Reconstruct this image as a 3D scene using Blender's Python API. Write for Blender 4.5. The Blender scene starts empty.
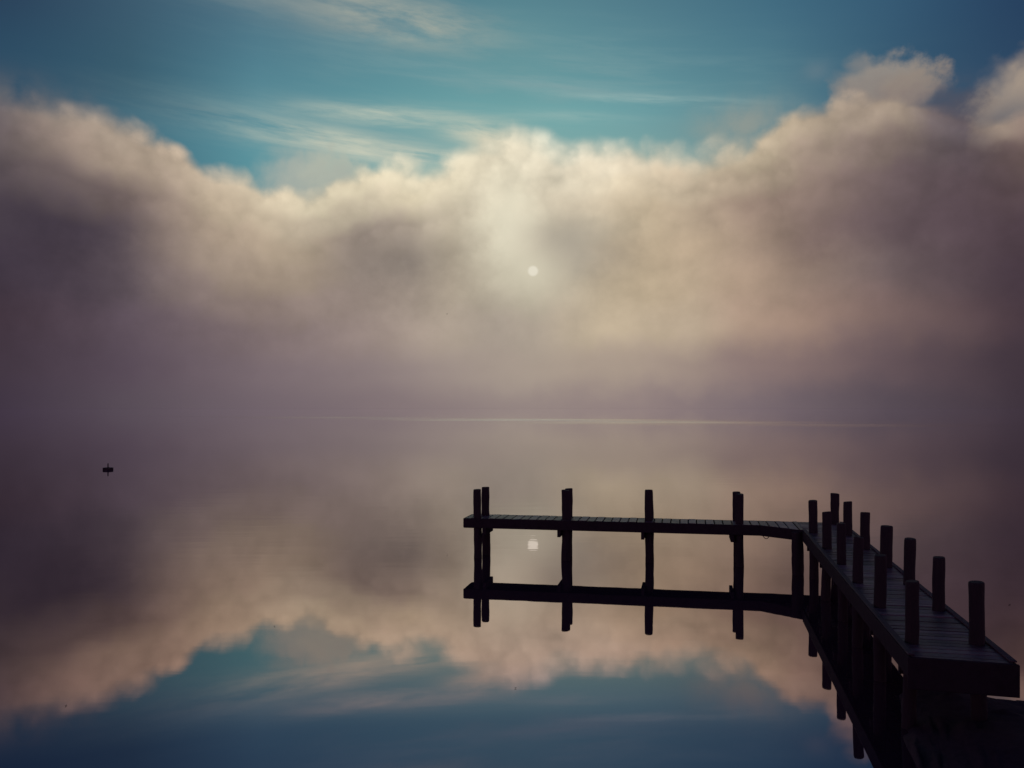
import bpy, bmesh, math, random
from mathutils import Vector, noise as mnoise

random.seed(11)
scene = bpy.context.scene
COL = scene.collection

# ------------------------------------------------------------------ camera
F = 880.0            # focal length in pixels of the 1024 px wide frame
HZ = 408.0           # row of the true horizon
S = 1.5              # metres per survey unit
CAM_H = 2.9 * S      # eye height above the water, standing on the shore bank
cam = bpy.data.cameras.new("camera")
cam.sensor_width = 36.0
cam.lens = 36.0 * F / 1024.0
cam.shift_y = (HZ - 384.0) / 1024.0
cam.clip_start = 0.1
cam.clip_end = 60000.0
cam_o = bpy.data.objects.new("camera", cam)
COL.objects.link(cam_o)
cam_o.location = (0, 0, CAM_H)
cam_o.rotation_euler = (math.pi / 2, 0, 0)
scene.camera = cam_o

# ------------------------------------------------------------------ exposure
scene.render.resolution_x = 1024
scene.render.resolution_y = 768
scene.view_settings.view_transform = 'Standard'
scene.view_settings.look = 'None'
scene.view_settings.exposure = 0.0
scene.view_settings.gamma = 1.0
scene.view_settings.use_curve_mapping = False

# ------------------------------------------------------------------ sky
SUN_AZ = math.atan((533 - 512) / F)
SUN_EL = math.atan((HZ - 271.0) / F)
SUN_R = math.radians(0.34)
SUN_DIR = (math.sin(SUN_AZ) * math.cos(SUN_EL), math.cos(SUN_AZ) * math.cos(SUN_EL), math.sin(SUN_EL))


def lin(c):
    return tuple((v / 255 / 12.92) if v / 255 <= 0.04045 else ((v / 255 + 0.055) / 1.055) ** 2.4 for v in c)


def lerp_table(tab, x):
    """tab: list of (x, value or tuple) sorted by x."""
    if x <= tab[0][0]:
        return tab[0][1]
    for (x0, a), (x1, b) in zip(tab, tab[1:]):
        if x <= x1:
            t = (x - x0) / (x1 - x0)
            if isinstance(a, tuple):
                return tuple(p + (q - p) * t for p, q in zip(a, b))
            return a + (b - a) * t
    return tab[-1][1]


class Nodes:
    """small helper that chains math nodes in one node tree"""
    def __init__(self, nt):
        self.nt = nt

    def new(self, t, **kw):
        n = self.nt.nodes.new(t)
        for k, v in kw.items():
            setattr(n, k, v)
        return n

    def put(self, sock, v):
        if hasattr(v, 'is_linked') or isinstance(v, bpy.types.NodeSocket):
            self.nt.links.new(v, sock)
        else:
            sock.default_value = v

    def m(self, op, a, b=0.0, c=0.0, clamp=False):
        n = self.new('ShaderNodeMath', operation=op, use_clamp=clamp)
        for i, v in enumerate((a, b, c)):
            self.put(n.inputs[i], v)
        return n.outputs[0]

    def add(self, a, b): return self.m('ADD', a, b)
    def sub(self, a, b): return self.m('SUBTRACT', a, b)
    def mul(self, a, b): return self.m('MULTIPLY', a, b)
    def div(self, a, b): return self.m('DIVIDE', a, b)

    def smooth(self, x, lo, hi):
        n = self.new('ShaderNodeMapRange', interpolation_type='SMOOTHSTEP')
        for i, v in enumerate((x, lo, hi, 0.0, 1.0)):
            self.put(n.inputs[i], v)
        return n.outputs[0]

    def vec(self, x, y, z):
        n = self.new('ShaderNodeCombineXYZ')
        for i, v in enumerate((x, y, z)):
            self.put(n.inputs[i], v)
        return n.outputs[0]

    def noise(self, v, scale, detail=4.0, rough=0.5, dist=0.0, dims='3D'):
        n = self.new('ShaderNodeTexNoise', noise_dimensions=dims)
        self.nt.links.new(v, n.inputs['Vector'])
        n.inputs['Scale'].default_value = scale
        n.inputs['Detail'].default_value = detail
        n.inputs['Roughness'].default_value = rough
        n.inputs['Distortion'].default_value = dist
        return n.outputs[0]

    def mix(self, f, a, b, blend='MIX'):
        n = self.new('ShaderNodeMix', data_type='RGBA', blend_type=blend)
        n.clamp_factor = True
        self.put(n.inputs[0], f)
        for i, v in ((6, a), (7, b)):
            if isinstance(v, tuple) and len(v) == 3:
                v = (*v, 1.0)
            self.put(n.inputs[i], v)
        return n.outputs[2]

    def ramp(self, x, stops, interp='LINEAR'):
        n = self.new('ShaderNodeValToRGB')
        r = n.color_ramp
        r.interpolation = interp
        stops = sorted(stops, key=lambda s: s[0])
        while len(r.elements) < len(stops):
            r.elements.new(0.5)
        for e, (p, c) in zip(r.elements, stops):
            e.position = p
        for e, (p, c) in zip(r.elements, stops):
            e.color = (*c, 1.0) if isinstance(c, tuple) else (c, c, c, 1.0)
        self.put(n.inputs[0], x)
        return n.outputs[0]

    def gauss(self, u, v, u0, v0, su, sv, rot=0.0):
        du, dv = self.sub(u, u0), self.sub(v, v0)
        if rot:
            c, s = math.cos(rot), math.sin(rot)
            du, dv = self.add(self.mul(du, c), self.mul(dv, s)), self.sub(self.mul(dv, c), self.mul(du, s))
        q = self.add(self.m('POWER', self.m('ABSOLUTE', self.div(du, su)), 2.0), self.m('POWER', self.m('ABSOLUTE', self.div(dv, sv)), 2.0))
        return self.m('EXPONENT', self.mul(q, -1.0))


def px_dir(x, y):
    """photo pixel -> azimuth and tangent of elevation"""
    az = math.atan((x - 512) / F)
    return az, (HZ - y) / math.hypot(F, x - 512)


AZ0, AZ1 = math.radians(-120), math.radians(120)


def az_pos(az):
    return (az - AZ0) / (AZ1 - AZ0)


# crest of the fog bank: (x, y) of its outline
CREST = [(0, 100), (30, 97), (60, 106), (90, 117), (130, 126), (160, 131), (180, 145), (204, 170), (222, 178), (246, 181), (262, 192), (282, 199), (303, 202),
         (326, 194), (348, 181), (370, 171), (405, 168), (430, 173), (462, 152), (482, 137), (505, 131), (560, 142), (612, 152), (648, 147), (682, 158),
         (718, 146), (750, 143), (772, 127), (812, 113), (842, 104), (880, 100), (920, 104), (950, 114), (985, 122), (1024, 118)]
# fog colour as the light comes through it, by column then row
CRESTCOL = [(0, (112, 104, 104)), (64, (152, 139, 125)), (110, (168, 154, 136)), (150, (198, 180, 156)), (190, (192, 176, 152)), (240, (206, 191, 162)),
            (300, (208, 198, 168)), (370, (225, 215, 182)), (440, (220, 212, 182)), (500, (228, 220, 190)), (560, (235, 228, 200)), (620, (230, 218, 188)),
            (700, (222, 207, 176)), (750, (205, 190, 160)), (800, (180, 165, 140)), (850, (165, 150, 132)), (890, (165, 150, 130)), (935, (110, 100, 102)),
            (966, (94, 86, 92)), (1000, (150, 135, 120)), (1024, (140, 122, 112))]
ROWS = [
    (155, [(8, (100, 90, 92)), (64, (142, 127, 115)), (128, (186, 169, 146)), (180, (190, 174, 150)), (256, (190, 180, 152)), (384, (210, 200, 172)), (512, (228, 220, 188)), (640, (218, 204, 174)),
           (768, (195, 178, 150)), (850, (128, 112, 106)), (896, (108, 94, 92)), (960, (88, 78, 82)), (1016, (104, 88, 84))]),
    (205, [(8, (74, 66, 72)), (64, (64, 56, 66)), (128, (98, 85, 88)), (165, (150, 134, 121)), (200, (188, 172, 146)), (256, (190, 176, 150)), (320, (190, 180, 152)), (384, (212, 200, 168)), (450, (222, 212, 180)), (512, (234, 227, 198)),
           (570, (222, 210, 180)), (640, (200, 185, 152)), (768, (145, 125, 112)), (896, (98, 84, 86)), (1016, (85, 70, 75))]),
    (235, [(8, (66, 58, 67)), (64, (66, 58, 68)), (128, (90, 80, 85)), (175, (146, 130, 117)), (230, (174, 158, 135)), (290, (176, 162, 138)), (335, (156, 144, 130)), (384, (148, 136, 125)),
           (440, (170, 158, 140)), (505, (222, 215, 187)), (575, (172, 163, 146)), (640, (192, 176, 148)), (700, (182, 165, 140)), (768, (148, 128, 114)), (850, (112, 96, 95)), (896, (97, 83, 86)), (1016, (80, 66, 72))]),
    (265, [(8, (62, 54, 64)), (64, (70, 61, 70)), (128, (93, 83, 87)), (200, (153, 138, 122)), (256, (170, 154, 132)), (300, (165, 150, 126)), (384, (136, 126, 119)), (450, (160, 150, 130)), (512, (202, 196, 168)),
           (555, (185, 177, 154)), (600, (178, 165, 140)), (660, (190, 172, 140)), (768, (160, 140, 120)), (896, (105, 92, 92)), (1016, (75, 62, 70))]),
    (325, [(8, (66, 54, 62)), (128, (92, 80, 88)), (256, (130, 115, 112)), (384, (155, 140, 128)), (440, (178, 165, 145)), (512, (165, 155, 140)), (600, (195, 180, 150)),
           (700, (192, 175, 148)), (768, (170, 145, 125)), (896, (120, 100, 95)), (1016, (72, 58, 64))]),
    (375, [(8, (66, 56, 66)), (128, (88, 76, 86)), (256, (118, 105, 108)), (384, (138, 125, 122)), (512, (168, 155, 140)), (640, (165, 150, 135)), (768, (130, 112, 110)),
           (896, (88, 75, 82)), (1016, (62, 52, 60))]),
    (405, [(8, (64, 54, 66)), (128, (88, 78, 86)), (256, (112, 100, 105)), (384, (128, 115, 115)), (512, (148, 135, 128)), (640, (145, 130, 125)), (768, (118, 105, 108)),
           (896, (85, 75, 82)), (1016, (62, 52, 60))]),
]
# clear sky above the bank
CLEAR = [
    (-700, [(512, (34, 52, 84))]),
    (-260, [(8, (34, 50, 78)), (512, (58, 88, 112)), (1016, (34, 50, 78))]),
    (15, [(8, (46, 66, 90)), (128, (62, 92, 112)), (256, (80, 118, 135)), (384, (90, 132, 145)), (512, (92, 138, 148)), (640, (85, 128, 142)), (768, (70, 112, 132)), (896, (56, 92, 118)), (1016, (42, 68, 98))]),
    (105, [(8, (50, 82, 104)), (128, (62, 98, 115)), (256, (88, 138, 151)), (384, (100, 153, 160)), (512, (110, 162, 165)), (640, (106, 156, 162)), (768, (90, 134, 146)), (896, (60, 95, 118)), (1016, (48, 75, 102))]),
    (155, [(8, (50, 82, 104)), (128, (70, 112, 128)), (220, (85, 138, 150)), (260, (92, 150, 160)), (512, (120, 168, 168)), (690, (128, 168, 166)), (896, (66, 98, 118)), (1016, (54, 78, 102))]),
    (260, [(8, (60, 88, 104)), (512, (125, 168, 165)), (1016, (60, 80, 100))]),
]
BACK = lin((150, 112, 126))       # fog behind and beside the viewer, a dull mauve
BG = 0.1                         # background strength; colours are divided by it


def scl(c, k):
    return tuple(v * k for v in c)


FOG_TINT = (1.01, 0.985, 1.03)


def fog_at(x, v):
    """fog colour in column x at fraction v of the way from crest to waterline"""
    yc = lerp_table(CREST, x)
    y = yc + v * (HZ - yc)
    cc = lin(lerp_table(CRESTCOL, x))
    col = [(yc, cc), (yc + 16, scl(cc, 1.04))]
    col += [(r, lin(lerp_table(t, x))) for r, t in ROWS if r > yc + 30]
    return tuple(a * b for a, b in zip(lerp_table(col, y), FOG_TINT))


world = bpy.data.worlds.new("World")
scene.world = world
world.use_nodes = True
wt = world.node_tree
wt.nodes.clear()
N = Nodes(wt)
tc = N.new('ShaderNodeTexCoord')
D = tc.outputs['Generated']
sep = N.new('ShaderNodeSeparateXYZ')
wt.links.new(D, sep.inputs[0])
dx, dy, dz = sep.outputs
az = N.m('ARCTAN2', dx, dy)
hor = N.m('SQRT', N.add(N.mul(dx, dx), N.mul(dy, dy)))
te = N.div(dz, N.m('MAXIMUM', hor, 0.05))          # tangent of elevation
te = N.m('MAXIMUM', te, 0.0)

# --- billow noise that bends the fog lookups
V1 = N.vec(az, te, 0.0)
nb = N.sub(N.noise(V1, 9.0, 6.0, 0.55), 0.5)
nb2 = N.sub(N.noise(N.vec(az, te, 4.3), 30.0, 5.0, 0.55), 0.5)
nb3 = N.sub(N.noise(N.vec(az, te, 9.1), 7.0, 3.0, 0.5), 0.5)
az_w = N.add(az, N.add(N.mul(nb3, 0.05), N.mul(nb2, 0.018)))
azp = N.m('MULTIPLY_ADD', az_w, 1.0 / (AZ1 - AZ0), -AZ0 / (AZ1 - AZ0))
azp0 = N.m('MULTIPLY_ADD', N.add(az, N.mul(nb2, 0.018)), 1.0 / (AZ1 - AZ0), -AZ0 / (AZ1 - AZ0))

hs = [(az_pos(px_dir(*c)[0]), px_dir(*c)[1] / 0.5) for c in CREST]
hl = [h for h in hs if h[0] < 0.5] + [min((h for h in hs if h[0] >= 0.5), key=lambda h: h[0])]
hr = [max((h for h in hs if h[0] < 0.5), key=lambda h: h[0])] + [h for h in hs if h[0] >= 0.5] + [(az_pos(math.radians(60)), 0.66)]
side = N.m('GREATER_THAN', azp0, 0.5)
crest = N.mul(N.mix(side, N.ramp(azp0, hl), N.ramp(azp0, hr)), 0.5)
def billow(z, scale, detail, bias):
    t = N.new('ShaderNodeTexVoronoi', feature='SMOOTH_F1', voronoi_dimensions='2D')
    wv = N.vec(N.add(N.add(az, z), N.mul(nb2, 0.03)), N.add(te, N.mul(nb, 0.02)), 0.0)
    N.nt.links.new(wv, t.inputs['Vector'])
    t.inputs['Scale'].default_value = scale
    t.inputs['Detail'].default_value = detail
    t.inputs['Roughness'].default_value = 0.5
    t.inputs['Lacunarity'].default_value = 2.2
    t.inputs['Smoothness'].default_value = 0.35
    return N.sub(bias, t.outputs['Distance'])


bil = billow(0.7, 15.0, 1.0, 0.56)
bil2 = billow(5.2, 42.0, 1.0, 0.56)
fine = N.sub(N.noise(N.vec(az, te, 2.2), 90.0, 5.0, 0.6), 0.5)
crest = N.add(N.add(crest, 0.007), N.add(N.add(N.mul(nb, 0.014), N.mul(nb2, 0.004)), N.add(N.mul(bil, 0.022), N.add(N.mul(bil2, 0.004), N.mul(fine, 0.003)))))
depth = N.sub(crest, te)                            # > 0 inside the bank
v = N.div(depth, crest)

# --- fog colour
VR = [0.0, 0.06, 0.14, 0.26, 0.40, 0.55, 0.70, 0.85, 1.0]
PXS = [0, 40, 80, 125, 170, 215, 262, 310, 360, 410, 455, 495, 530, 565, 605, 650, 700, 750, 800, 850, 890, 930, 968, 1000, 1024]
v_w = N.add(v, N.add(N.mul(nb3, 0.14), N.mul(nb2, 0.08)))
fog = None
for i, vr in enumerate(VR):
    st = [(az_pos(px_dir(x, 0)[0]), fog_at(x, vr)) for x in PXS]
    edge_l, edge_r = fog_at(0, vr), fog_at(1024, vr)
    st = [(0.0, BACK), (az_pos(math.radians(-80)), BACK), (az_pos(math.radians(-40)), scl(edge_l, 0.9))] + st + \
         [(az_pos(math.radians(40)), scl(edge_r, 0.9)), (az_pos(math.radians(80)), BACK), (1.0, BACK)]
    row = N.ramp(azp, st, 'EASE' if False else 'LINEAR')
    if fog is None:
        fog = row
    else:
        fog = N.mix(N.smooth(v_w, VR[i - 1], vr), fog, row)
nearcrest = N.smooth(v, 0.6, 0.05)
tex = N.add(N.mul(nb, 0.72), N.add(N.mul(nb2, 0.34), 1.0))
tex = N.add(tex, N.mul(nearcrest, N.add(N.mul(bil, 0.30), N.add(N.mul(bil2, 0.16), N.mul(fine, 0.10)))))
texw = N.smooth(v, 1.0, 0.55)
tex = N.add(N.mul(N.sub(tex, 1.0), texw), 1.0)
fog = N.mix(1.0, fog, N.vec(tex, tex, tex), 'MULTIPLY')

# --- clear sky: Nishita, filtered to the photo's deep teal
sky = N.new('ShaderNodeTexSky', sky_type='NISHITA', sun_disc=False)
sky.sun_elevation = SUN_EL
sky.sun_rotation = SUN_AZ
sky.air_density = 1.0
sky.dust_density = 1.0
sky.ozone_density = 1.0
CX = [8, 128, 256, 384, 512, 640, 768, 896, 1016]
NISH = {
    -700: [(2.2, 2.6, 3.4)] * 9,
    -260: [(2.4, 2.8, 3.5), (2.7, 3.1, 3.7), (3.1, 3.4, 3.9), (3.6, 3.8, 4.1), (3.9, 4.0, 4.2), (3.7, 3.9, 4.2), (3.3, 3.6, 4.0), (2.9, 3.2, 3.8), (2.5, 2.9, 3.6)],
    15: [(3.08, 3.65, 4.16), (3.73, 4.13, 4.46), (4.92, 4.98, 4.94), (6.67, 6.23, 5.62), (8.02, 7.20, 6.12), (7.33, 6.71, 5.87), (5.59, 5.47, 5.22), (4.21, 4.49, 4.68), (3.43, 3.93, 4.34)],
    105: [(3.95, 4.5, 4.77), (4.98, 5.26, 5.23), (7.14, 6.8, 6.08), (10.96, 9.5, 7.47), (14.57, 12.04, 8.76), (12.57, 10.64, 8.05), (8.41, 7.71, 6.56), (5.75, 5.83, 5.56), (4.44, 4.89, 5.01)],
    155: [(4.62, 5.13, 5.14), (5.95, 6.1, 5.73), (8.9, 8.19, 6.85), (14.67, 12.24, 8.88), (20.65, 16.41, 10.95), (17.2, 14.01, 9.76), (10.67, 9.44, 7.49), (6.94, 6.82, 6.12), (5.21, 5.59, 5.42)],
    260: [(7.0, 7.0, 5.6), (9.2, 8.5, 6.5), (14.4, 12.1, 8.2), (26, 20, 11.8), (39, 29, 16), (31, 23.5, 13.4), (17.5, 14.3, 9.2), (10.8, 9.6, 7.0), (7.9, 7.6, 5.9)],
}
clear = None
prev = None
azc = N.m('MULTIPLY_ADD', az, 1.0 / (AZ1 - AZ0), -AZ0 / (AZ1 - AZ0))
for y, tab in sorted(CLEAR, key=lambda t: -t[0]):
    st = []
    for x, nv in zip(CX, NISH[y]):
        want = lin(lerp_table(tab, x))
        st.append((az_pos(px_dir(x, y)[0]), tuple(w / BG / n_ for w, n_ in zip(want, nv))))
    row = N.ramp(azc, st)
    t_ = (HZ - y) / F
    if clear is None:
        clear = row
    else:
        clear = N.mix(N.smooth(te, prev, t_), clear, row)
    prev = t_
clear = N.mix(1.0, sky.outputs[0], clear, 'MULTIPLY')
clear = N.mix(1.0, clear, (BG, BG, BG), 'MULTIPLY')


# --- thin high cirrus, drawn out along the wind
def cirrus(base, x, y, sx, sy, rot_deg, col, amount, stretch=9.0, lo=0.42, hi=0.72, seed=0.0, sc=6.0):
    a0, t0 = px_dir(x, y)
    r = math.radians(rot_deg)
    g = N.gauss(az, te, a0, t0, sx / F, sy / F, -r)
    c_, s_ = math.cos(-r), math.sin(-r)
    uu = N.add(N.mul(az, c_), N.mul(te, s_))
    vv = N.sub(N.mul(te, c_), N.mul(az, s_))
    n_ = N.noise(N.vec(uu, N.mul(vv, stretch), seed), sc, 7.0, 0.62, 0.25)
    al = N.mul(N.mul(g, N.smooth(n_, lo, hi)), amount)
    return N.mix(al, base, lin(col))


clear = cirrus(clear, 392, 19, 85, 22, 7, (178, 178, 162), 1.0, 4.5, 0.28, 0.66, 2.0, 8.0)
clear = cirrus(clear, 300, 2, 100, 18, 8, (140, 152, 150), 0.8, 5.0, 0.33, 0.72, 2.6, 8.0)
clear = cirrus(clear, 250, -12, 90, 22, 6, (120, 135, 140), 0.6, 4.0, 0.3, 0.7, 3.0)
clear = cirrus(clear, 335, 142, 95, 14, 6, (208, 208, 186), 1.0, 8.0, 0.26, 0.70, 5.0, 7.0)
clear = cirrus(clear, 425, 157, 80, 9, 4, (212, 210, 188), 0.95, 8.0, 0.24, 0.68, 6.4, 7.0)
clear = cirrus(clear, 400, 117, 95, 10, 1.5, (198, 203, 184), 0.9, 9.0, 0.26, 0.70, 7.0, 7.0)
clear = cirrus(clear, 480, 136, 36, 12, 10, (214, 210, 186), 0.9, 5.0, 0.25, 0.62, 7.7, 9.0)
clear = cirrus(clear, 350, 140, 140, 26, 6, (140, 168, 166), 0.6, 8.0, 0.32, 0.74, 8.0, 7.0)
clear = cirrus(clear, 640, 99, 85, 5.5, 6, (158, 184, 180), 0.8, 9.0, 0.32, 0.68, 9.0, 8.0)
clear = cirrus(clear, 540, 84, 95, 8, 6, (136, 166, 168), 0.6, 8.0, 0.32, 0.7, 10.0, 8.0)
clear = cirrus(clear, 520, 70, 190, 40, 5, (130, 160, 162), 0.5, 8.0, 0.4, 0.72, 11.0, 7.0)
clear = cirrus(clear, 570, 117, 60, 6, 4, (150, 180, 176), 0.6, 8.0, 0.3, 0.7, 12.0, 8.0)

# --- half-clear wisps that curl off the bank
def wisp(base, x, y, sx, sy, col, amount, seed, lo=0.30, hi=0.62):
    a0, t0 = px_dir(x, y)
    g = N.gauss(N.add(az, N.mul(nb2, 0.03)), N.add(te, N.mul(nb, 0.03)), a0, t0, sx / F, sy / F)
    n_ = N.noise(N.vec(az, te, seed), 14.0, 6.0, 0.58)
    return N.mix(N.mul(N.mul(g, N.smooth(n_, lo, hi)), amount), base, lin(col))




def puff(base, x, y, rx, ry, top, bot, amount, soft_=0.5, fade=None):
    """one rounded, soft-edged lump of cloud"""
    a0, t0 = px_dir(x, y)
    du = N.mul(N.add(N.sub(az, a0), N.add(N.mul(nb2, 0.055), N.mul(fine, 0.02))), F / rx)
    dv_ = N.mul(N.add(N.sub(te, t0), N.add(N.add(N.mul(nb, 0.035), N.mul(nb2, 0.03)), N.add(N.mul(bil2, -0.014), N.mul(fine, 0.014)))), F / ry)
    r_ = N.m('SQRT', N.add(N.mul(du, du), N.mul(dv_, dv_)))
    al = N.mul(N.smooth(r_, 1.0 + soft_ * 0.45, 1.0 - soft_ * 0.55), amount)
    if fade:
        al = N.mul(al, N.smooth(te, (HZ - fade[1]) / F, (HZ - fade[0]) / F))
    c_ = N.mix(N.smooth(dv_, -0.9, 0.7), lin(bot), lin(top))
    return N.mix(al, base, c_)


clear = puff(clear, 308, 192, 46, 40, (164, 173, 165), (164, 170, 160), 0.95, 0.95)
clear = puff(clear, 334, 172, 34, 22, (182, 186, 170), (170, 176, 164), 0.7, 1.1)
clear = puff(clear, 882, 82, 38, 28, (148, 140, 132), (138, 126, 120), 0.92, 0.8)
clear = puff(clear, 912, 86, 28, 20, (146, 134, 124), (138, 124, 118), 0.85, 0.95)
clear = puff(clear, 955, 118, 34, 26, (78, 80, 94), (84, 78, 88), 0.75, 1.0)
clear = wisp(clear, 20, 104, 60, 22, (110, 108, 110), 0.8, 2.0)
clear = wisp(clear, 745, 125, 46, 22, (165, 160, 145), 0.55, 4.0)
clear = wisp(clear, 816, 72, 16, 9, (108, 128, 138), 0.45, 5.0)
clear = wisp(clear, 962, 108, 30, 24, (84, 84, 96), 0.8, 6.0)

soft = N.add(0.012, N.add(N.mul(N.smooth(nb3, -0.12, 0.16), 0.010), N.mul(N.gauss(az, 0.0, 0.02, 0.0, 0.14, 1.0), 0.016)))
alpha = N.smooth(depth, N.mul(soft, -0.35), soft)
col = N.mix(alpha, clear, fog)
col = puff(col, 1032, 128, 48, 62, (176, 158, 140), (112, 95, 90), 0.9, 0.6, (110, 190))

# --- the sun's glow in the fog and its pale disc
g1 = N.gauss(N.add(az, N.add(N.mul(nb, 0.07), N.mul(nb2, 0.04))), N.add(te, N.mul(nb2, 0.08)), px_dir(508, 222)[0], px_dir(508, 222)[1], 25 / F, 44 / F)
col = N.mix(N.mul(g1, 0.42), col, lin((236, 231, 206)))
g2 = N.gauss(az, te, px_dir(531, 272)[0], px_dir(531, 272)[1], 34 / F, 24 / F)
col = N.mix(N.mul(g2, 0.5), col, lin((218, 212, 188)))
g3 = N.gauss(N.add(az, N.mul(nb2, 0.04)), N.add(te, N.mul(nb, 0.04)), px_dir(574, 238)[0], px_dir(574, 238)[1], 32 / F, 24 / F)
col = N.mix(N.mul(g3, 0.65), col, lin((168, 160, 145)))
vd = N.new('ShaderNodeVectorMath', operation='DOT_PRODUCT')
wt.links.new(D, vd.inputs[0])
vd.inputs[1].default_value = SUN_DIR
disc = N.smooth(N.m('ARCCOSINE', N.m('MINIMUM', vd.outputs['Value'], 1.0)), SUN_R * 1.2, SUN_R * 0.65)
col = N.mix(disc, col, lin((227, 220, 201)))

# below the horizon (never seen, the lake covers it): dim
k = 1.0 / BG
col = N.mix(1.0, col, (k, k, k), 'MULTIPLY')
bgn = N.new('ShaderNodeBackground')
wt.links.new(col, bgn.inputs[0])
bgn.inputs[1].default_value = BG
out = N.new('ShaderNodeOutputWorld')
wt.links.new(bgn.outputs[0], out.inputs[0])
try:
    world.cycles.sampling_method = 'MANUAL'
    world.cycles.sample_map_resolution = 1024
except Exception:
    pass

# ------------------------------------------------------------------ sun, nearly put out by the fog in front of it
sun = bpy.data.lights.new("sun", 'SUN')
sun.energy = 0.00004
sun.angle = 2 * SUN_R
sun.color = (1.0, 0.94, 0.80)
sun_o = bpy.data.objects.new("sun", sun)
COL.objects.link(sun_o)
sun_o.rotation_euler = Vector(SUN_DIR).to_track_quat('Z', 'Y').to_euler()
sun_o.location = (0, 0, 60)


# ------------------------------------------------------------------ materials
def material(name):
    m = bpy.data.materials.new(name)
    m.use_nodes = True
    nt = m.node_tree
    nt.nodes.clear()
    n = Nodes(nt)
    o = n.new('ShaderNodeOutputMaterial')
    return m, n, o


def wood_material(name, dark, light, rough, grain=(1, 1, 1), spec=0.3, bump=0.4):
    m, n, o = material(name)
    t = n.new('ShaderNodeTexCoord')
    mp = n.new('ShaderNodeMapping')
    mp.inputs['Scale'].default_value = grain
    n.nt.links.new(t.outputs['Object'], mp.inputs[0])
    g = n.noise(mp.outputs[0], 9.0, 6.0, 0.6, 0.4)
    st = n.noise(t.outputs['Object'], 2.2, 5.0, 0.6)
    geo = n.new('ShaderNodeNewGeometry')
    f = n.add(n.mul(g, 0.6), n.add(n.mul(st, 0.4), n.mul(n.sub(geo.outputs['Random Per Island'], 0.5), 0.5)))
    c = n.mix(n.smooth(f, 0.25, 0.8), dark, light)
    p = n.new('ShaderNodeBsdfPrincipled')
    n.put(p.inputs['Base Color'], c)
    n.put(p.inputs['Roughness'], n.add(rough - 0.12, n.mul(st, 0.24)))
    p.inputs['Specular IOR Level'].default_value = spec
    b = n.new('ShaderNodeBump')
    b.inputs['Strength'].default_value = bump
    b.inputs['Distance'].default_value = 0.01
    n.put(b.inputs['Height'], g)
    n.put(p.inputs['Normal'], b.outputs[0])
    n.nt.links.new(p.outputs[0], o.inputs[0])
    return m


M_POST = wood_material("weathered_post_wood", (0.032, 0.021, 0.032), (0.058, 0.039, 0.056), 0.75, (4, 4, 0.5), 0.2, 0.6)
M_DECK = wood_material("damp_deck_wood", (0.085, 0.046, 0.078), (0.27, 0.165, 0.245), 0.48, (1, 1, 1), 0.5, 0.3)
M_BEAM = wood_material("dark_beam_wood", (0.032, 0.020, 0.032), (0.058, 0.038, 0.058), 0.85, (1, 1, 1), 0.08, 0.4)
M_BATTEN = wood_material("batten_wood", (0.06, 0.038, 0.060), (0.13, 0.085, 0.125), 0.65, (1, 1, 1), 0.12, 0.3)
M_ROPE = wood_material("old_rope", (0.05, 0.035, 0.05), (0.08, 0.06, 0.07), 0.9)
M_SHORE = wood_material("dark_wet_shore", (0.050, 0.028, 0.046), (0.10, 0.060, 0.090), 0.9, (1, 1, 1), 0.1, 1.0)
M_DARK = wood_material("dark_float", (0.030, 0.018, 0.030), (0.05, 0.03, 0.05), 0.7)

# water: mirror-flat, reflectance rising to the horizon, blue-dark body
M_WATER, n, o = material("lake_water")
tcw = n.new('ShaderNodeTexCoord')
P = tcw.outputs['Object']
sp = n.new('ShaderNodeSeparateXYZ')
n.nt.links.new(P, sp.inputs[0])
px_, py_, _ = sp.outputs
r1 = n.noise(n.vec(n.mul(px_, 0.25), n.mul(py_, 1.0), 0.0), 1.1, 3.0, 0.5)
r2 = n.noise(n.vec(n.mul(px_, 0.16), n.mul(py_, 1.0), 3.0), 0.10, 2.0, 0.5)
# a strip of wind-ruffled water far out
L0, L1 = Vector((-47 * S, 262 * S)), Vector((45 * S, 168 * S))
mid, ang, ln = (L0 + L1) / 2, math.atan2(L1.y - L0.y, L1.x - L0.x), (L1 - L0).length
wob = n.mul(n.sub(n.noise(n.vec(n.mul(px_, 1.0), n.mul(py_, 1.0), 0.0), 0.03, 4.0, 0.6), 0.5), 40.0)
ruf = n.gauss(px_, n.add(py_, wob), mid.x, mid.y, ln * 0.85, 32 * S, ang)
ruf2 = n.gauss(px_, n.add(py_, wob), mid.x - 60, mid.y + 60, ln * 1.1, 14 * S, ang * 0.7)
rr = n.m('MAXIMUM', ruf, n.mul(ruf2, 0.4))
rr = n.mul(rr, n.smooth(n.noise(n.vec(n.mul(px_, 0.25), n.mul(py_, 1.0), 7.0), 0.05, 5.0, 0.65), 0.36, 0.60))
cat = n.smooth(n.noise(n.vec(n.mul(px_, 0.2), n.mul(py_, 1.0), 5.0), 0.06, 3.0, 0.5), 0.45, 0.75)
bmp = n.new('ShaderNodeBump')
bmp.inputs['Distance'].default_value = 1.0
n.put(bmp.inputs['Height'], n.add(n.mul(n.mul(r1, n.m('MULTIPLY_ADD', n.smooth(n.m('SQRT', n.add(n.mul(px_, px_), n.mul(py_, py_))), 21.0, 28.0), 0.0020, 0.0006)), 1.0), n.mul(r2, 0.0035)))
dist_ = n.m('SQRT', n.add(n.mul(px_, px_), n.mul(py_, py_)))
n.put(bmp.inputs['Strength'], n.m('MULTIPLY_ADD', n.smooth(dist_, 420.0, 60.0), 0.98, 0.02))
geo = n.new('ShaderNodeNewGeometry')
dt = n.new('ShaderNodeVectorMath', operation='DOT_PRODUCT')
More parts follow.
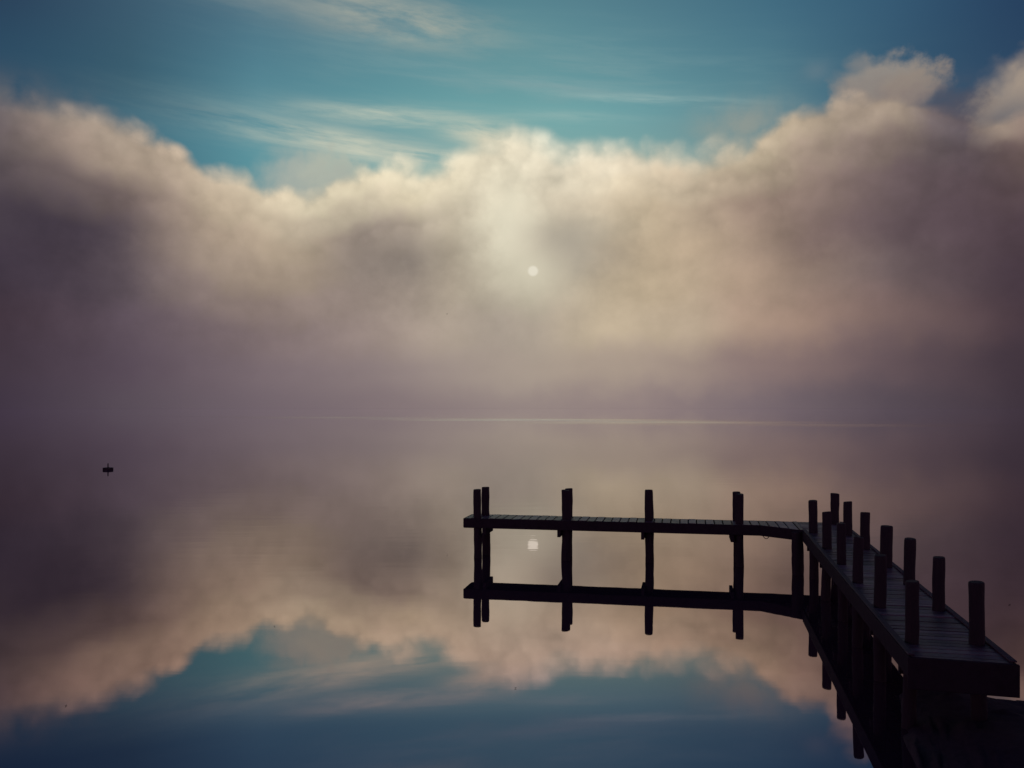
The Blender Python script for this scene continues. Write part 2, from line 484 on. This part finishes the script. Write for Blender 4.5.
n.nt.links.new(geo.outputs['Incoming'], dt.inputs[0])
n.nt.links.new(geo.outputs['Normal'], dt.inputs[1])
cosv = n.m('ABSOLUTE', dt.outputs['Value'])
refl = n.ramp(cosv, [(0.0, (1.0,) * 3), (0.010, (0.955,) * 3), (0.022, (0.885,) * 3), (0.045, (0.775, 0.770, 0.772)), (0.08, (0.665, 0.650, 0.655)), (0.12, (0.585, 0.555, 0.560)),
                     (0.165, (0.52, 0.470, 0.475)), (0.228, (0.49, 0.410, 0.395)), (0.275, (0.48, 0.375, 0.375)), (0.31, (0.37, 0.288, 0.345)),
                     (0.335, (0.28, 0.225, 0.305)), (0.37, (0.25, 0.215, 0.30)), (0.6, (0.13, 0.12, 0.16)), (1.0, (0.06, 0.06, 0.07))])
gl = n.new('ShaderNodeBsdfGlossy')
n.put(gl.inputs['Color'], refl)
n.put(gl.inputs['Roughness'], n.add(n.add(0.010, n.mul(cat, 0.014)), n.mul(rr, 0.24)))
n.put(gl.inputs['Normal'], bmp.outputs[0])
df = n.new('ShaderNodeBsdfDiffuse')
df.inputs['Color'].default_value = (0.042, 0.022, 0.040, 1)
mx = n.new('ShaderNodeAddShader')
n.nt.links.new(df.outputs[0], mx.inputs[0])
n.nt.links.new(gl.outputs[0], mx.inputs[1])
n.nt.links.new(mx.outputs[0], o.inputs[0])


# ------------------------------------------------------------------ helpers
def link_mesh(name, bm, mat, parent=None, smooth=False):
    me = bpy.data.meshes.new(name)
    bmesh.ops.recalc_face_normals(bm, faces=bm.faces)
    bm.to_mesh(me)
    bm.free()
    me.materials.append(mat)
    if smooth:
        for p in me.polygons:
            p.use_smooth = True
    ob = bpy.data.objects.new(name, me)
    COL.objects.link(ob)
    if parent:
        ob.parent = parent
    return ob


def tag(o, label=None, cat=None, group=None, kind=None):
    if label:
        o["label"] = label
    if cat:
        o["category"] = cat
    if group:
        o["group"] = group
    if kind:
        o["kind"] = kind
    return o


def thing(name, label, cat, loc=(0, 0, 0), group=None):
    e = bpy.data.objects.new(name, None)
    e.empty_display_size = 0.3
    COL.objects.link(e)
    e.location = loc
    return tag(e, label, cat, group)


# ------------------------------------------------------------------ water and shore
bm = bmesh.new()
xs = [-30000, -2000, -300, -40, 0, 40, 300, 2000, 30000]
ys = [-300, -40, 0, 40, 120, 400, 1500, 6000, 40000]
grid = [[bm.verts.new((x, y, 0)) for x in xs] for y in ys]
for j in range(len(ys) - 1):
    for i in range(len(xs) - 1):
        bm.faces.new((grid[j][i], grid[j][i + 1], grid[j + 1][i + 1], grid[j + 1][i]))
tag(link_mesh("lake_water", bm, M_WATER), "still lake surface mirroring the fog bank and the sky", "water", kind="structure")

# shore: low stony ground at the landward end of the jetty, rising towards the viewer
SHORE = [(-60, 1.2), (-6, 2.6), (0, 3.9), (2.4, 5.3), (3.2, 6.9), (3.6, 8.1), (3.95, 8.95), (4.3, 9.25), (4.66, 8.92), (5.0, 8.72), (5.4, 8.66), (6.2, 8.4), (8, 8.6), (12, 8.0), (60, 6.0)]
bm = bmesh.new()
nx, ny = 260, 120
sv = []
for j in range(ny + 1):
    row = []
    for i in range(nx + 1):
        u = i / nx
        xx = -8 + 24 * u
        edge = lerp_table(SHORE, xx)
        edge += 0.13 * mnoise.noise(Vector((xx * 2.6, 3.7, 0))) + 0.09 * mnoise.noise(Vector((xx * 7.0, 1.7, 0)))
        q = j / ny
        d = -0.6 + 9.5 * q ** 1.6                      # survey units behind the waterline
        yy = edge - d
        z = 0.16 * d if d < 0 else 0.10 * d ** 0.8
        if d > 3.0:
            z += 0.20 * (d - 3.0) ** 1.1 * (1.0 if d < 8 else 1.0)
        pz = Vector((xx * 3.0, yy * 3.0, 0))
        rock = mnoise.fractal(pz, 0.9, 2.1, 4)
        stone = max(0.0, 0.32 - mnoise.voronoi(Vector((xx * 3.6, yy * 3.6, 0.3)))[0][0])
        z += (0.030 * rock + 0.26 * stone) * min(1.0, max(0.15, (d + 0.5) * 1.6))
        row.append(bm.verts.new((xx * S, yy * S, z * S)))
    sv.append(row)
for j in range(ny):
    for i in range(nx):
        bm.faces.new((sv[j][i], sv[j][i + 1], sv[j + 1][i + 1], sv[j + 1][i]))
tag(link_mesh("shore", bm, M_SHORE, smooth=True), "dark stony shore under the near end of the jetty", "shore", kind="structure")

# ------------------------------------------------------------------ the jetty
JETTY = thing("wooden_jetty", "dark L-shaped wooden jetty with rows of upright posts standing in the lake", "jetty")
Z_TOP, Z_BOT = 0.777 * S, 0.588 * S
T_PL = 0.045                                            # board thickness


class Frame:
    """plan frame: i along, j across"""
    def __init__(self, o, along, across):
        self.o, self.a, self.c = Vector(o) * S, Vector(along).normalized(), Vector(across).normalized()

    def p(self, i, j, z=0.0):
        q = self.o + self.a * i * S + self.c * j * S
        return Vector((q.x, q.y, z))


WALK = Frame((3.42, 7.52), (0.209, 0.978), (0.978, -0.209))   # i runs out from the shore, j from left to right
ARM = Frame((-0.945, 16.98), (0.981, -0.193), (0.193, 0.981))  # i runs from the far tip to the walkway, j away from the viewer
W_W, W_A = 0.772, 0.70


def prism(bm, pts, z0, z1, jit=0.0):
    """closed prism over a plan polygon"""
    lo = [bm.verts.new((p.x, p.y, z0)) for p in pts]
    hi = [bm.verts.new((p.x, p.y, z1 + random.uniform(-jit, jit))) for p in pts]
    k = len(pts)
    bm.faces.new(lo[::-1])
    bm.faces.new(hi)
    for i in range(k):
        bm.faces.new((lo[i], lo[(i + 1) % k], hi[(i + 1) % k], hi[i]))


def beam(bm, p, q, width, z0, z1, bev=0.006):
    """a squared timber between two plan points"""
    d = (q - p)
    d.z = 0
    d.normalize()
    s = Vector((-d.y, d.x, 0)) * width / 2
    m2 = bmesh.new()
    prism(m2, [p - s, q - s, q + s, p + s], z0, z1)
    if bev:
        bmesh.ops.bevel(m2, geom=m2.edges[:], offset=bev, segments=1, affect='EDGES')
    me = bpy.data.meshes.new("tmp")
    m2.to_mesh(me)
    m2.free()
    bm.from_mesh(me)
    bpy.data.meshes.remove(me)


def clip(poly, o, nrm):
    out_ = []
    for a, b in zip(poly, poly[1:] + poly[:1]):
        da, db = (a - o).dot(nrm), (b - o).dot(nrm)
        if da >= 0:
            out_.append(a)
        if (da >= 0) != (db >= 0):
            out_.append(a + (b - a) * (da / (da - db)))
    return out_


def planks(name, poly, fr, i0, i1, pitch, gap, label=None):
    """boards laid across a frame, clipped to the deck outline"""
    bm = bmesh.new()
    i = i0
    while i < i1:
        w = pitch * random.uniform(0.94, 1.06)
        a0, a1 = fr.p(i, 0), fr.p(i + w - gap, 0)
        tilt = fr.c * random.uniform(-0.006, 0.006)
        al = Vector((fr.a.x, fr.a.y, 0)) + Vector((tilt.x, tilt.y, 0))
        c = clip(clip(poly, a0, al), a1, -al)
        i += w
        if len(c) < 3:
            continue
        ex = random.uniform(-0.003, 0.003)
        c = [q + Vector((fr.c.x, fr.c.y, 0)) * ex for q in c]
        dz = random.uniform(-0.006, 0.006)
        prism(bm, c, Z_TOP - T_PL, Z_TOP + dz, 0.002)
    o_ = link_mesh(name, bm, M_DECK, JETTY)
    if label:
        o_["label"] = label
    return o_


def meet(p, d, q, e):
    """intersection in plan of p+t*d and q+s*e"""
    den = d.x * e.y - d.y * e.x
    t = ((q.x - p.x) * e.y - (q.y - p.y) * e.x) / den
    return Vector((p.x + d.x * t, p.y + d.y * t, 0))


v3 = lambda v: Vector((v.x, v.y, 0))
# key corners of the deck outline
A_FL, A_BL = ARM.p(0.035, 0.03), ARM.p(0.035, W_A - 0.02)
W_NL, W_NR = WALK.p(0, 0), WALK.p(-0.054, W_W)
inner = meet(A_FL, v3(ARM.a), W_NL, v3(WALK.a))                    # where the two front edges would meet
far_l = meet(A_BL, v3(ARM.a), W_NL, v3(WALK.a))
far_r = meet(A_BL, v3(ARM.a), W_NR, v3(WALK.a))
G1 = inner - v3(ARM.a) * 0.70 * S                                   # gusset that fills the inner corner
G2 = inner - v3(WALK.a) * 0.53 * S

walk_poly = [W_NL, W_NR, far_r, far_l]
arm_poly = [A_FL, G1, G2, far_l, A_BL]
planks("walkway_deck", walk_poly, WALK, -0.06, 9.6, 0.118, 0.020, "narrow damp deck boards running out from the shore")
shift = v3(WALK.c) * -0.012
planks("crosswise_deck", [q + (shift if q in (G2, far_l) else Vector((0, 0, 0))) for q in arm_poly], ARM, 0.0, 6.6, 0.158, 0.022, "wide boards of the outer arm, brighter with reflected sky")


def fascia(name, p, q, z0, z1, inset, label=None):
    """edge board set just inside the deck edge p->q (inside lies to the left of p->q)"""
    d = (q - p).normalized()
    s = Vector((-d.y, d.x, 0)) * inset
    bm = bmesh.new()
    beam(bm, p + s, q + s, 0.05, z0, z1)
    o_ = link_mesh(name, bm, M_BEAM, JETTY)
    if label:
        o_["label"] = label


ZF = Z_TOP - T_PL - 0.003
sh = lambda p, q, a, b: (p + (q - p).normalized() * a, q - (q - p).normalized() * b)
z_off = 0.0
for p, q, zb in ((A_FL, G1, Z_BOT), (G1, G2, Z_BOT - 0.002), (G2, W_NL, Z_BOT), (W_NR, far_r, Z_BOT), (far_r, A_BL, Z_BOT), (A_BL, A_FL, Z_BOT)):
    p2, q2 = sh(p, q, -0.03, -0.024)
    z_off += 0.0015
    fascia("edge_board", p2, q2, zb + z_off, Z_TOP - 0.002 - z_off, -0.027)
p2, q2 = sh(W_NL, W_NR, -0.060, -0.060)
fascia("end_board", p2, q2, 0.505 * S, Z_TOP - 0.001, -0.030, "deep board closing the shore end of the jetty")

# long joists under the boards
for j in (0.27, 0.52):
    bm = bmesh.new()
    beam(bm, WALK.p(0.08, j), WALK.p(9.2, j), 0.07, Z_BOT + 0.02, ZF)
    link_mesh("joist", bm, M_BEAM, JETTY)
for j in (0.24, 0.46):
    bm = bmesh.new()
    beam(bm, ARM.p(0.08, j), ARM.p(6.0, j), 0.07, Z_BOT + 0.02, ZF)
    link_mesh("joist", bm, M_BEAM, JETTY)
# low capping battens along both edges of the walkway
for p, q, sgn in ((G2, W_NL, 1), (far_r, W_NR, -1)):
    bm = bmesh.new()
    p2, q2 = sh(p, q, 0.02, 0.02)
    sd = v3(WALK.c) * -0.006 * sgn
    beam(bm, p2 + sd, q2 + sd, 0.085, Z_TOP + 0.010, Z_TOP + 0.032, 0.004)
    link_mesh("edge_batten", bm, M_BATTEN, JETTY)


def post(name, x, y, r, top, bottom=-1.6, lean=(0.0, 0.0), seed=0):
    """round weathered pile, slightly crooked, with a worn flat top (survey units for x, y)"""
    rnd = random.Random(seed)
    bm = bmesh.new()
    zs = [bottom, -0.5, -0.1] + [0.1 * q for q in range(1, 22)]
    zs = [z for z in zs if z < top - 0.06] + [top - 0.035, top - 0.008, top]
    k = 14
    rings = []
    ph = rnd.uniform(0, 6)
    tx, ty = rnd.uniform(-0.016, 0.016), rnd.uniform(-0.014, 0.014)
    for z in zs:
        t = (z - bottom) / (top - bottom)
        cx = lean[0] * (z - Z_TOP) + 0.010 * math.sin(z * 2.3 + ph)
        cy = lean[1] * (z - Z_TOP) + 0.010 * math.cos(z * 1.9 + ph)
        rad = r * (1.05 - 0.09 * t)
        if z == top:
            rad *= 0.90
        elif z == zs[-2]:
            rad *= 0.97
        ring = []
        for s in range(k):
            a = 2 * math.pi * s / k
            rr_ = rad * (1 + 0.11 * mnoise.noise(Vector((math.cos(a) * 1.3 + seed * 7.1, math.sin(a) * 1.3, z * 2.6))) + 0.04 * mnoise.noise(Vector((math.cos(a) * 3 + seed, math.sin(a) * 3, z * 5))))
            zz = z + (tx * math.cos(a) + ty * math.sin(a) if z > top - 0.05 else 0) * 0.6
            ring.append(bm.verts.new((x * S + cx + rr_ * math.cos(a), y * S + cy + rr_ * math.sin(a), zz)))
        rings.append(ring)
    for a_, b_ in zip(rings, rings[1:]):
        for s in range(k):
            bm.faces.new((a_[s], a_[(s + 1) % k], b_[(s + 1) % k], b_[s]))
    bm.faces.new(rings[0][::-1])
    bm.faces.new(rings[-1])
    o_ = link_mesh(name, bm, M_POST, JETTY, smooth=True)
    for p_ in o_.data.polygons:
        if abs(p_.normal.z) > 0.7:
            p_.use_smooth = False
    return o_


H = 2.9


def post_px(px, top_y, Y, wpx, seed, lean=(0, 0), bottom=-1.6, fat=1.0):
    """pile from its surveyed bearing, distance and the height of its top"""
    z = (H - (top_y - HZ) * Y / F) * S
    return post("post", (px - 512) * Y / F, Y, fat * wpx * Y / F * S / 2, z, bottom, lean, seed)


left_row = [(813.4, 500.4, 14.97, 8.8), (826.6, 511.6, 13.3, 9.2), (842.0, 523.3, 11.98, 9.2), (858.0, 537.0, 10.68, 10.2), (880.3, 555.0, 9.37, 11.8), (911.0, 580.8, 7.97, 13.6)]
right_row = [(835.2, 493.4, 16.1, 7.8), (847.7, 501.6, 14.7, 8.6), (865.2, 512.2, 13.25, 9.6), (886.2, 525.8, 11.7, 11.8), (909.6, 538.7, 10.55, 11.4), (939.0, 557.3, 9.23, 12.4), (977.6, 582.0, 7.92, 14.8)]
arm_front = [(477.6, 489.3, 17.03, 7.4), (566.0, 490.0, 16.77, 8.2), (649.0, 489.8, 16.57, 7.6), (739.6, 494.0, 16.10, 7.4)]
arm_back = [(485.8, 487.0, 17.45, 7.4), (568.6, 488.4, 17.22, 7.2), (649.8, 491.3, 17.02, 6.8), (736.9, 491.8, 16.58, 7.4)]
sd_ = 1
for row in (left_row, right_row, arm_front, arm_back):
    for (px, ty, Y, wpx) in row:
        rl = random.Random(sd_ * 13)
        post_px(px, ty, Y, wpx, sd_, (rl.uniform(-0.018, 0.018), rl.uniform(-0.018, 0.018)), fat=1.10 if Y > 16.0 else 1.0)
        sd_ += 1
# stout pile under the inner corner; it stops below the boards
o_ = post("post", (797.6 - 512) * 15.35 / F, 15.35, 0.150, Z_TOP - T_PL - 0.004, seed=40)
o_["label"] = "thick pile under the inner corner that ends below the boards"

# cross-bearers bolted to the side of every pair of piles
def bearer(fr, i, j0, j1):
    bm = bmesh.new()
    beam(bm, fr.p(i, j0), fr.p(i, j1), 0.09, Z_BOT - 0.20, Z_BOT - 0.003)
    link_mesh("bearer", bm, M_BEAM, JETTY)


bearer(ARM, 0.42, 0.0, 0.66)
for i in (1.86, 3.43, 5.05):
    bearer(ARM, i, 0.02, 0.66)
for i in (0.62, 2.03, 3.38, 4.70, 6.10, 7.72):
    bearer(WALK, i, 0.02, 0.76)

# loop of old rope hanging under the outer arm
p0, p1 = ARM.p(5.58, -0.01), ARM.p(5.70, -0.01)
bm = bmesh.new()
rings = []
for q in range(17):
    t = q / 16
    b_ = p0.lerp(p1, t)
    c = Vector((b_.x, b_.y, Z_BOT + 0.03 - 0.10 * math.sin(math.pi * t) ** 0.7))
    tg = Vector(((p1 - p0).x, (p1 - p0).y, -0.28 * math.cos(math.pi * t))).normalized()
    sx_ = Vector((-tg.y, tg.x, 0)).normalized()
    sy_ = tg.cross(sx_)
    rings.append([bm.verts.new(c + (sx_ * math.cos(a * math.pi / 4) + sy_ * math.sin(a * math.pi / 4)) * 0.010) for a in range(8)])
for a_, b_ in zip(rings, rings[1:]):
    for k_ in range(8):
        bm.faces.new((a_[k_], a_[(k_ + 1) % 8], b_[(k_ + 1) % 8], b_[k_]))
bm.faces.new(rings[0][::-1])
bm.faces.new(rings[-1])
link_mesh("hanging_rope", bm, M_ROPE, JETTY, smooth=True)

# ------------------------------------------------------------------ small things on and over the lake
def lathe(bm, prof, k=20, c=(0, 0, 0)):
    rings = []
    for r, z in prof:
        rings.append([bm.verts.new((c[0] + r * math.cos(2 * math.pi * s / k), c[1] + r * math.sin(2 * math.pi * s / k), c[2] + z)) for s in range(k)])
    for a_, b_ in zip(rings, rings[1:]):
        for s in range(k):
            bm.faces.new((a_[s], a_[(s + 1) % k], b_[(s + 1) % k], b_[s]))
    bm.faces.new(rings[0][::-1])
    bm.faces.new(rings[-1])


Yb = 41.3
buoy = thing("mooring_float", "small dark float with a thin upright rod, alone on the open lake", "buoy", ((108 - 512) * Yb / F * S, Yb * S, 0))
bm = bmesh.new()
lathe(bm, [(0.22, -0.10), (0.335, -0.06), (0.35, 0.0), (0.35, 0.13), (0.32, 0.155), (0.10, 0.17)])
link_mesh("float_body", bm, M_DARK, buoy, smooth=False)
bm = bmesh.new()
lathe(bm, [(0.042, 0.16), (0.038, 0.40), (0.030, 0.46)], 10)
link_mesh("rod", bm, M_DARK, buoy)


def bird(px, py, Y, span):
    """a far bird: body with head and tail, two raised wings"""
    b = thing("bird", "tiny dark bird flying in front of the fog left of the sun", "bird", ((px - 512) * Y / F * S, Y * S, CAM_H + (HZ - py) * Y / F * S))
    bm = bmesh.new()
    k, L = 10, span * 0.55
    prof = [(-0.5, 0.02), (-0.38, 0.05), (-0.1, 0.11), (0.15, 0.13), (0.32, 0.08), (0.40, 0.075), (0.47, 0.06), (0.55, 0.01)]
    rings = [[bm.verts.new((x * L, r * L * math.cos(2 * math.pi * s / k), r * L * math.sin(2 * math.pi * s / k))) for s in range(k)] for x, r in prof]
    for a_, c_ in zip(rings, rings[1:]):
        for s in range(k):
            bm.faces.new((a_[s], a_[(s + 1) % k], c_[(s + 1) % k], c_[s]))
    bm.faces.new(rings[0][::-1])
    bm.faces.new(rings[-1])
    link_mesh("bird_body", bm, M_DARK, b, smooth=True)
    for sgn in (-1, 1):
        bm = bmesh.new()
        st = [(0.0, 0.16, -0.10, 0.0), (0.35, 0.17, -0.05, 0.16), (0.7, 0.10, -0.06, 0.20), (1.0, 0.0, -0.04, 0.16)]
        up, dn = [], []
        for s, lead, trail, z in st:
            y = sgn * s * span / 2
            for lst, dz in ((up, 0.008), (dn, -0.008)):
                lst.append((bm.verts.new((lead * L, y, z * span / 2 + dz)), bm.verts.new((trail * L - 0.06 * L, y, z * span / 2 + dz))))
        for a_, c_ in ((0, 1), (1, 2), (2, 3)):
            bm.faces.new((up[a_][0], up[a_][1], up[c_][1], up[c_][0]))
            bm.faces.new((dn[a_][0], dn[c_][0], dn[c_][1], dn[a_][1]))
            bm.faces.new((up[a_][0], up[c_][0], dn[c_][0], dn[a_][0]))
            bm.faces.new((up[a_][1], dn[a_][1], dn[c_][1], up[c_][1]))
        bm.faces.new((up[0][0], dn[0][0], dn[0][1], up[0][1]))
        bm.faces.new((up[3][0], up[3][1], dn[3][1], dn[3][0]))
        link_mesh("wing", bm, M_DARK, b)
    b.rotation_euler = (0, 0, math.radians(20))
    return b


bird(447, 314, 95.0, 0.42)


def leaf(px, py, size, rot, label):
    """small curled leaf afloat on the water"""
    Y = H * F / (py - HZ)
    bm = bmesh.new()
    up, dn = [], []
    for q in range(7):
        t = q / 6
        w = 0.28 * math.sin(math.pi * (0.06 + 0.90 * t)) * size
        z = 0.010 + 0.05 * size * (2 * t - 1) ** 2 * 4
        x = (t - 0.5) * size
        up.append([bm.verts.new((x, -w, z + 0.02 * size)), bm.verts.new((x, 0, z)), bm.verts.new((x, w, z + 0.02 * size))])
        dn.append([bm.verts.new((x, -w, z + 0.02 * size - 0.004)), bm.verts.new((x, 0, z - 0.004)), bm.verts.new((x, w, z + 0.02 * size - 0.004))])
    for a_ in range(6):
        for b_ in range(2):
            bm.faces.new((up[a_][b_], up[a_][b_ + 1], up[a_ + 1][b_ + 1], up[a_ + 1][b_]))
            bm.faces.new((dn[a_][b_], dn[a_ + 1][b_], dn[a_ + 1][b_ + 1], dn[a_][b_ + 1]))
        for e in (0, 2):
            bm.faces.new((up[a_][e], up[a_ + 1][e], dn[a_ + 1][e], dn[a_][e]))
    for e in (0, 6):
        bm.faces.new((up[e][0], up[e][1], dn[e][1], dn[e][0]))
        bm.faces.new((up[e][1], up[e][2], dn[e][2], dn[e][1]))
    o_ = link_mesh("floating_leaf", bm, M_DARK)
    o_.location = ((px - 512) * Y / F * S, Y * S, 0)
    o_.rotation_euler = (0, 0, math.radians(rot))
    tag(o_, label, "leaf", "leaves adrift on the lake")


leaf(515.5, 688.5, 0.030, 20, "tiny dark leaf afloat in the mirrored blue, straight below the sun")
leaf(66, 706, 0.030, 60, "tiny dark leaf afloat on the mirrored fog edge, nearest the left border")
leaf(274.5, 626.5, 0.030, -15, "tiny dark leaf afloat beside the mirrored blue notch in the fog")
leaf(1009.5, 605, 0.050, 5, "tiny dark leaf afloat on the water right of the jetty walkway")
